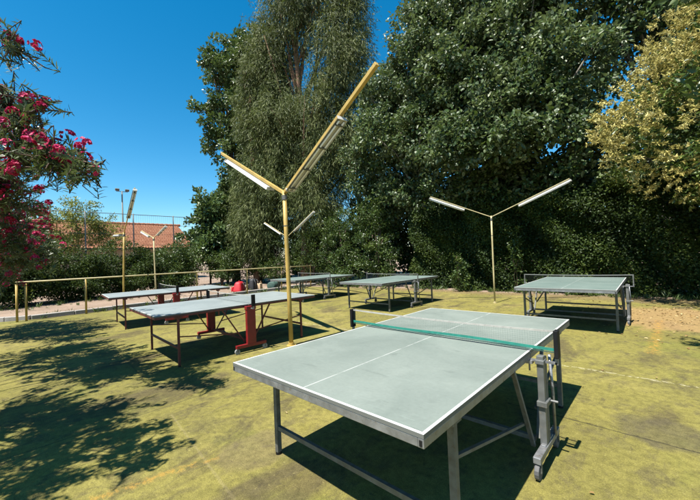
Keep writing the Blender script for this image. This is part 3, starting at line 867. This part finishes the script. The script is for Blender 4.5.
# flowering privet at the right
def privet_extra(root, C, D):
    ells = np.array([(2.3, 8.7, 4.2, 1.95, 1.9, 1.75), (3.2, 9.0, 6.0, 1.8, 1.7, 1.5), (3.9, 8.4, 4.4, 1.7, 1.6, 1.8)], float)
    n = 3300
    idx = rng.choice(3, n, p=(.42, .30, .28))
    d = unit(rng.normal(size=(n, 3)) + np.array([-.45, -.65, .25]))
    e = ells[idx]
    P = e[:, :3] + d * rng.uniform(.80, 1.12, n)[:, None] * e[:, 3:6]
    keep = (P[:, 2] > 2.2 + .5 * np.sin(P[:, 0] * 5)) & (np.sin(P[:, 0] * 3.1 + P[:, 2] * 2.3 + P[:, 1]) + .6 * np.sin(P[:, 0] * 7 - P[:, 2] * 6) > -.3)
    P, d = P[keep], d[keep]; n = len(P)
    m = 26
    I = np.repeat(np.arange(n), m); k = len(I)
    ax = unit(d + np.array([0, 0, .5]) + rng.normal(size=(n, 3)) * .35)
    s = rng.random(k)
    q = P[I] + ax[I] * (s * .16)[:, None]
    V, F = rhomb(q, ax[I] * .55 + unit(rng.normal(size=(k, 3))) * .9 + np.array([0, 0, -.15]), rng.normal(size=(k, 3)), rng.uniform(.04, .10, k), rng.uniform(.018, .034, k))
    T = np.clip(rng.normal(.5, .22, n)[I] + rng.normal(0, .15, k), 0, 1)
    np_mesh('blossom', local(V, (3.4, 9.0, 0)), F, M['blossom_cream'], root, np.repeat(T, 4))
make_tree('flowering_tree', 'bushy tree at the right covered in cream yellow blossom', 'tree', (3.4, 9.0, 0), (3.3, 9.1, 6.2), .16,
          [(2.3, 8.7, 4.2, 1.85, 1.8, 1.65), (3.2, 9.0, 6.0, 1.7, 1.6, 1.4), (3.9, 8.4, 4.4, 1.7, 1.6, 1.8), (3.2, 8.6, 2.9, 1.4, 1.2, 1.1), (4.0, 6.6, 3.4, 1.3, 1.5, 1.2), (3.5, 4.6, 3.2, 1.5, 1.5, .9), (2.95, 3.1, 3.3, 1.1, 1.0, .6), (2.45, 2.1, 4.6, .85, .85, .5), (2.9, 2.8, 4.1, .8, .8, .5), (2.6, 1.2, 4.8, .7, .7, .4), (2.9, 6.6, 3.0, .9, 1.0, .6)],  # clumps nearest the camera: unseen foliage added to shade the court's right edge
          520, 80, (.22, .50), .12, .052, M['leaf_privet'], M['bark_brown'], 'rhomb', None, 26, upw=.5, droop=.2, extra=privet_extra)

# ------------------------------------------------------------------ hedge
def hedge(name, label, x0, x1, yf, depth, hfun, nleaf, mat, L=.085, W=.055, group=None, cat='hedge'):
    base = ((x0 + x1) / 2, yf + depth / 2, 0)
    root = empty(name, base); tag(root, label, cat, group)
    n = nleaf
    x = rng.uniform(x0, x1, n); z01 = rng.random(n) ** .9
    h = hfun(x)
    # lumpy front face made of bulging shoots
    bul = .22 * np.sin(x * 2.3) + .16 * np.sin(x * 5.1 + z01 * 7) + .12 * np.sin(z01 * 13 + x * 3.7)
    z = .01 + z01 * h + rng.normal(0, .05, n)
    top = rng.random(n) < .22
    z = np.where(top, h + rng.normal(0, .16, n), z)
    y = yf + bul + np.where(top, rng.uniform(0, depth, n), np.abs(rng.normal(0, .30, n))) + .25 * (z01 - .4) ** 2
    P = np.stack([x, y, z], 1)
    A = rng.normal(size=(n, 3)) + np.array([0, -.35, -.35])
    N = rng.normal(size=(n, 3)) * .7 + np.array([0, -.6, .6])
    patch = .5 + .28 * np.sin(x * 1.7 + 1.1) * np.sin(z * 2.1 + x) + .15 * np.sin(x * 6.3 + z * 5)
    T = np.clip(patch * .95 + rng.normal(0, .17, n), 0, 1)
    V, F = rhomb(P, A, N, L * rng.uniform(.6, 1.3, n), W * rng.uniform(.7, 1.3, n))
    np_mesh('foliage', local(V, base), F, mat, root, np.repeat(T, 4))
    m = MB()
    for xx in np.arange(x0 + .3, x1, .75):
        xx += random.uniform(-.2, .2); hh = float(hfun(np.array([xx]))[0]) * .8
        m.tube([(xx - base[0], random.uniform(-.1, .3), -.1), (xx - base[0] + random.uniform(-.15, .15), .1, hh * .5), (xx - base[0] + random.uniform(-.3, .3), .2, hh)], [.04, .03, .012], 6)
    m.build('stem', M['bark_brown'], root, smooth=True)
    return root
hedge('hedge', 'long dark clipped hedge behind the thin lamp and the right table', -6.6, 4.4, 10.05, 1.0,
      lambda x: 3.15 + .25 * np.sin(x * 1.3) + .12 * np.sin(x * 3.9), 190000, M['leaf_hedge'])

def bush(label, base, ells, ncl, mat, L=.10, W=.06, per=90, shape='rhomb', name='shrub', cat='shrub', group='shrubs along the edge of the court', rad=(.2, .42), nl=14, tr=.06, **kw):
    z = max(e[2] for e in ells)
    return make_tree(name, label, cat, base, (base[0], base[1], z), tr, ells, ncl, per, rad, L, W, mat, M['bark_brown'], shape, group, nl, trunk_start=(.05, .8), wob=.1, **kw)

bush('light green leafy shrub behind the middle table, beside the hedge', (-8.6, 10.1, 0), [(-8.6, 10.2, 2.3, 1.3, 1.0, 1.6), (-8.2, 9.9, 1.0, 1.2, .9, 1.0), (-9.0, 10.3, 3.3, .9, .8, .9)], 120, M['leaf_bush'])
bush('rounded green shrub left of the middle table and behind the far table', (-10.7, 9.9, 0), [(-10.7, 9.9, 1.7, 1.3, 1.0, 1.7), (-10.9, 10.1, 2.9, 1.0, .9, 1.1), (-10.3, 9.6, .8, 1.1, .7, .8)], 125, M['leaf_bush'])
bush('dark shrub beneath the drooping tree, just behind the farthest lamp', (-13.2, 10.0, 0), [(-13.2, 10.0, 1.5, 1.4, 1.0, 1.5), (-12.6, 10.4, 2.9, 1.1, .9, 1.2)], 110, M['leaf_hedge'])
bush('dark shrub behind the red and black bags', (-15.9, 9.3, 0), [(-15.9, 9.3, 1.4, 1.5, 1.2, 1.4), (-15.4, 9.9, 2.8, 1.2, 1.0, 1.0)], 110, M['leaf_hedge'])
bush('green shrub below the fig like tree at the end of the tiled roof', (-18.6, 7.2, 0), [(-18.6, 7.2, 1.2, 1.5, 1.3, 1.3), (-18.1, 8.4, 1.3, 1.2, 1.0, 1.4)], 110, M['leaf_bush'])
bush('dark shrub directly behind the faint yellow lamp', (-18.7, 4.4, 0), [(-18.7, 4.4, 1.3, 1.3, 1.3, 1.4), (-18.9, 5.2, 1.3, 1.1, .9, 1.3), (-18.2, 4.2, .6, 1.1, 1.3, .6)], 210, M['leaf_bush'])
bush('dark shrub behind the railing lamp, below the tiled roof', (-18.7, 1.9, 0), [(-18.7, 1.9, 1.35, 1.3, 1.4, 1.4), (-18.6, 2.9, 1.1, 1.2, .9, 1.2), (-18.1, 2.2, .6, 1.1, 1.4, .6)], 210, M['leaf_hedge'])
bush('dark shrub behind the railing between its double end post and the lamp', (-18.5, -.4, 0), [(-18.5, -.4, 1.4, 1.4, 1.5, 1.5), (-18.2, .8, 1.2, 1.2, .9, 1.3), (-17.9, -.1, .6, 1.1, 1.5, .6)], 210, M['leaf_hedge'])
bush('dark shrub at the left behind the double railing post', (-18.0, -2.6, 0), [(-18.0, -2.6, 1.5, 1.5, 1.5, 1.6), (-17.6, -1.6, 1.1, 1.2, .9, 1.2), (-17.4, -2.2, .6, 1.1, 1.5, .6)], 210, M['leaf_hedge'])
bush('green shrub between the slim cypress and the drooping tree', (-18.0, 9.6, 0), [(-18.0, 9.6, 1.6, 1.5, 1.2, 1.6), (-18.4, 9.6, 3.2, 1.3, 1.1, 1.2)], 120, M['leaf_bush'])
bush('small young plant at the foot of the hedge left of the thin lamp', (-4.15, 9.35, 0), [(-4.15, 9.35, .75, .32, .26, .6), (-4.1, 9.3, .35, .3, .25, .3)], 34, M['leaf_bush'], .09, .05, 28, name='sapling', cat='plant', rad=(.08, .18), nl=4, tr=.015)
bush('climbing leafy shoots on the hedge just right of the thin lamp', (-2.3, 9.75, 0), [(-2.25, 9.72, 1.3, .22, .15, 1.1)], 30, M['leaf_bush'], .09, .06, 22, name='climber', cat='plant', rad=(.08, .16), nl=2, tr=.012)

bush('pale broad leaved tree with grey green leaves at the right end of the roof', (-20.4, 7.3, 0), [(-20.4, 7.2, 4.9, 1.1, 1.1, 1.3), (-20.0, 7.8, 3.4, 1.4, 1.3, 1.4), (-20.9, 6.6, 3.6, 1.1, 1.1, 1.2), (-20.3, 7.2, 2.0, 1.5, 1.4, 1.1)], 130, M['leaf_broad'], .20, .15, 60, 'round', 'fig_tree', 'tree', 'smaller trees by the roof', (.25, .5))
bush('yellow green tree standing in front of the tiled roof', (-25.6, 1.3, 0), [(-25.6, 1.0, 4.7, 1.5, 1.7, 1.2), (-25.5, 2.4, 3.8, 1.4, 1.4, 1.1), (-25.7, -.2, 3.9, 1.4, 1.4, 1.2), (-25.6, .2, 3.0, 1.4, 1.2, 1.0)], 170, M['leaf_yellowgreen'], .13, .06, 85, 'rhomb', 'yellow_green_tree', 'tree', 'smaller trees by the roof', (.25, .5))
bush('grey green tree at the left, half hidden by the pink flowers', (-25.0, -3.6, 0), [(-25.0, -3.6, 4.6, 1.6, 1.7, 1.3), (-24.8, -2.2, 3.8, 1.3, 1.3, 1.1), (-25.0, -3.4, 2.8, 1.7, 1.8, 1.2)], 130, M['leaf_bush'], .13, .06, 85, 'rhomb', 'grey_green_tree', 'tree', 'smaller trees by the roof', (.25, .5))

# slim cypress
def cypress(base, h, rmax, label):
    root = empty('cypress_tree', base); tag(root, label, 'tree', 'smaller trees by the roof')
    n = 15000; s = rng.random(n) ** .8
    r = rmax * np.minimum(1, (1 - s) * 1.5) * np.minimum(1, .5 + s * 4) * (rng.random(n) ** .35)
    a = rng.uniform(0, 2 * math.pi, n); r = r * (1 + .18 * np.sin(a * 5 + s * 23))
    P = np.stack([r * np.cos(a), r * np.sin(a), .3 + s * (h - .4)], 1)
    A = np.stack([np.cos(a) * .35, np.sin(a) * .35, np.ones(n)], 1) + rng.normal(size=(n, 3)) * .3
    N = np.stack([np.cos(a), np.sin(a), np.zeros(n)], 1) + rng.normal(size=(n, 3)) * .5
    V, F = rhomb(P, A, N, rng.uniform(.14, .3, n), rng.uniform(.05, .1, n))
    np_mesh('crown', V, F, M['leaf_cypress'], root, np.repeat(np.clip(rng.normal(.5, .22, n), 0, 1), 4))
    m = MB(); m.tube([(0, 0, -.1), (0, 0, h * .9)], [.1, .02], 8); m.build('trunk', M['bark_brown'], root)
cypress((-20.6, 8.6, 0), 7.4, .95, 'slim dark cypress with a pointed tip left of the drooping tree')

# belt of wood behind everything so no bare horizon shows between the trunks
def belt():
    n = 60000
    x = rng.uniform(-24, 10, n); z = rng.random(n) ** .8 * (6.2 + .8 * np.sin(x * .9) + .5 * np.sin(x * 2.3))
    z = np.where(x < -16, z * .62, z)
    y = 16.5 + rng.uniform(0, 1.5, n) + .5 * np.sin(x * 2 + z)
    P = np.stack([x, y, z], 1)
    V, F = rhomb(P, rng.normal(size=(n, 3)), rng.normal(size=(n, 3)) + np.array([0, -.5, .6]), rng.uniform(.18, .42, n), rng.uniform(.12, .26, n))
    o = np_mesh('undergrowth', V, F, M['leaf_hedge'], None, np.repeat(np.clip(rng.normal(.4, .2, n), 0, 1), 4))
    tag(o, 'dense dark undergrowth filling the gaps behind the trees', 'undergrowth', kind='stuff')
belt()

# ------------------------------------------------------------------ oleanders with pink flowers, left edge
def oleander(base, cl, nst, label, leafL=.10):
    root = empty('oleander', base); tag(root, label, 'flowering shrub', 'pink flowering oleanders')
    ce = np.array(cl, float)
    w = ce[:, 3] ** 2; w /= w.sum()
    idx = rng.choice(len(ce), nst, p=w)
    d = unit(rng.normal(size=(nst, 3)) + np.array([0, 0, .25]))
    tips = ce[idx, :3] + d * (rng.random(nst) ** .5 * ce[idx, 3])[:, None]
    b = np.array(base, float)
    near = leafL < .1
    P = []; A = []; N = []; TT = []
    mb = MB()
    # main stems to each clump, twigs from clump hearts to tips
    for ci, c in enumerate(ce):
        t = Vector(c[:3] - b)
        if near and ci in (0, 1, 2, 4, 5, 6):
            h0 = Vector(ce[3][:3] - b); md = h0.lerp(t, .5) + Vector((0, -.12, .1))
            mb.tube([tuple(h0 + Vector((0, -.2, -.1))), tuple(md), tuple(t)], [.012, .008, .004], 6)
            continue
        for q in range(1):
            j = Vector((random.uniform(-.25, .25), random.uniform(-.25, .25), 0))
            mb.tube([(j.x * .6, j.y * .6, -.1), tuple(Vector((t.x * .25 + j.x, t.y * .25 + j.y, t.z * .42))), tuple(Vector((t.x * .65, t.y * .65, t.z * .8)) + j * .5), tuple(t + j * .4)], [.030, .018, .010, .004], 7)
    for i in range(nst):
        tip = tips[i]; c = ce[idx[i], :3]
        out = tip - c
        a0 = tip - unit((out + np.array([0, 0, .35]) * np.linalg.norm(out) + rng.normal(size=3) * .15)[None])[0] * (.30 if near else .45)
        st = c + (a0 - c) * .25
        mb.tube([tuple(st - b), tuple((st + a0) / 2 - b + rng.normal(size=3) * .03), tuple(a0 - b), tuple(tip - b)], [.009, .007, .005, .003], 4, cap=False)
        ax = unit((tip - a0)[None])[0]
        s1 = np.cross(ax, [0.3, .2, 1]); s1 /= np.linalg.norm(s1); s2 = np.cross(ax, s1)
        tt = np.clip(rng.normal(.5, .18), 0, 1)
        nw = 10
        for k in range(nw):
            s = (k + .3) / nw
            ph = rng.uniform(0, 6.28)
            for q in range(3):
                a = ph + q * 2.094 + rng.normal() * .2
                rad = s1 * math.cos(a) + s2 * math.sin(a)
                spread = 1.0 - .45 * s
                P.append(a0 + (tip - a0) * s); A.append(ax * (.5 + .6 * s) + rad * spread + rng.normal(size=3) * .12); N.append(ax + rng.normal(size=3) * .15); TT.append(tt + rng.normal() * .15)
    P, A, N, TT = map(np.array, (P, A, N, TT)); n = len(P)
    V, F = blade(P, A, N, leafL * rng.uniform(.65, 1.2, n), leafL * .19 * rng.uniform(.75, 1.2, n), .22)
    np_mesh('foliage', V - b, F, M['leaf_oleander'], root, np.repeat(np.clip(TT, 0, 1), 8))
    mb.build('stem', M['bark_brown'], root, smooth=True)
    # blossom clusters at tips
    fl = rng.random(nst) < .55
    tp = tips[fl]; k = len(tp)
    nf = 11
    I = np.repeat(np.arange(k), nf)
    dirs = unit(rng.normal(size=(k * nf, 3)) + np.array([0, 0, .6]))
    cs = rng.uniform(.028, .066, k)
    fc = tp[I] + dirs * cs[I][:, None] + np.array([0, 0, .03])
    m = k * nf
    s1 = unit(np.cross(dirs, rng.normal(size=(m, 3)))); s2 = np.cross(dirs, s1)
    PP = []; AA = []; NN = []
    for q in range(5):
        a = q * 2 * math.pi / 5
        rad = s1 * math.cos(a) + s2 * math.sin(a)
        PP.append(fc); AA.append(rad + dirs * .45); NN.append(dirs + rng.normal(size=(m, 3)) * .2)
    PP, AA, NN = np.concatenate(PP), np.concatenate(AA), np.concatenate(NN)
    V, F = roundleaf(PP, AA, NN, np.full(len(PP), .027) * rng.uniform(.8, 1.25, len(PP)), np.full(len(PP), .027), .1)
    T = np.tile(np.clip(rng.normal(.45, .2, k)[I] + rng.normal(0, .12, m), 0, 1), 5)
    np_mesh('blossom', V - b, F, M['blossom_pink'], root, np.repeat(T, 6))

oleander((-4.6, -3.9, 0), [(-2.62, -1.90, 2.42, .24), (-2.95, -2.06, 2.56, .34), (-3.45, -2.26, 2.74, .45), (-4.1, -2.5, 2.45, .55), (-3.55, -2.38, 3.22, .36), (-3.52, -2.36, 3.86, .26), (-3.1, -2.16, 3.10, .13),
                           (-4.5, -2.9, 3.1, .9), (-5.4, -2.7, 2.5, .9), (-6.4, -3.2, 2.8, 1.0), (-5.2, -2.45, 1.9, .55), (-2.75, -3.1, 2.6, .55), (-3.5, -3.7, 2.7, .75), (-2.05, -2.95, 2.4, .42), (-1.6, -2.85, 2.3, .3), (-6.6, -2.3, 1.8, .5), (-2.5, -3.5, 2.5, .5), (-2.0, -3.4, 2.3, .4), (-1.75, -3.6, 2.5, .4), (-3.0, -3.2, 2.3, .5)],
         1500, 'near oleander with dark pink flowers reaching in at the upper left', .085)
oleander((-9.4, -3.0, 0), [(-8.6, -2.2, 2.0, .8), (-9.8, -2.4, 2.3, 1.1), (-9.0, -3.2, 2.8, 1.1), (-10.2, -3.2, 2.2, 1.1), (-7.7, -2.4, 2.2, .7), (-10.9, -2.4, 1.5, .8), (-8.7, -1.75, 1.9, .45)],
         620, 'farther oleander at the left edge with fewer pink flowers low above the railing', .12)

# weeds and tufts at the hedge foot, the kerb and the dirt
def weeds():
    C = np.concatenate([np.stack([rng.uniform(-7, 4.5, 150), rng.normal(9.75, .16, 150)], 1), np.stack([rng.normal(-12.35, .08, 60), rng.uniform(-1.5, 9, 60)], 1),
                        np.stack([rng.normal(-16.6, .8, 70), rng.uniform(-3, 8, 70)], 1), np.stack([rng.normal(-12.02, .03, 30), rng.uniform(-1.5, 8.5, 30)], 1), np.stack([rng.uniform(-12, -7, 60), rng.normal(9.3, .2, 60)], 1)])
    n = len(C); m = 16; I = np.repeat(np.arange(n), m); k = n * m
    sz = rng.uniform(.4, 1.3, n)
    P = np.concatenate([C[I] + rng.normal(0, .035, (k, 2)), np.zeros((k, 1))], 1)
    A = np.concatenate([rng.normal(0, .5, (k, 2)), np.ones((k, 1))], 1); N = rng.normal(size=(k, 3)); N[:, 2] += .5
    V, F = blade(P, A, N, .16 * sz[I] * rng.uniform(.5, 1.2, k), .02 * sz[I], .35)
    V[:, 2] = np.maximum(V[:, 2], -.01)
    o = np_mesh('weeds', V, F, M['leaf_bush'], None, np.repeat(np.clip(rng.normal(.6, .2, k), 0, 1), 8))
    tag(o, 'low weeds along the hedge foot and the kerb', 'weeds', kind='stuff')
weeds()
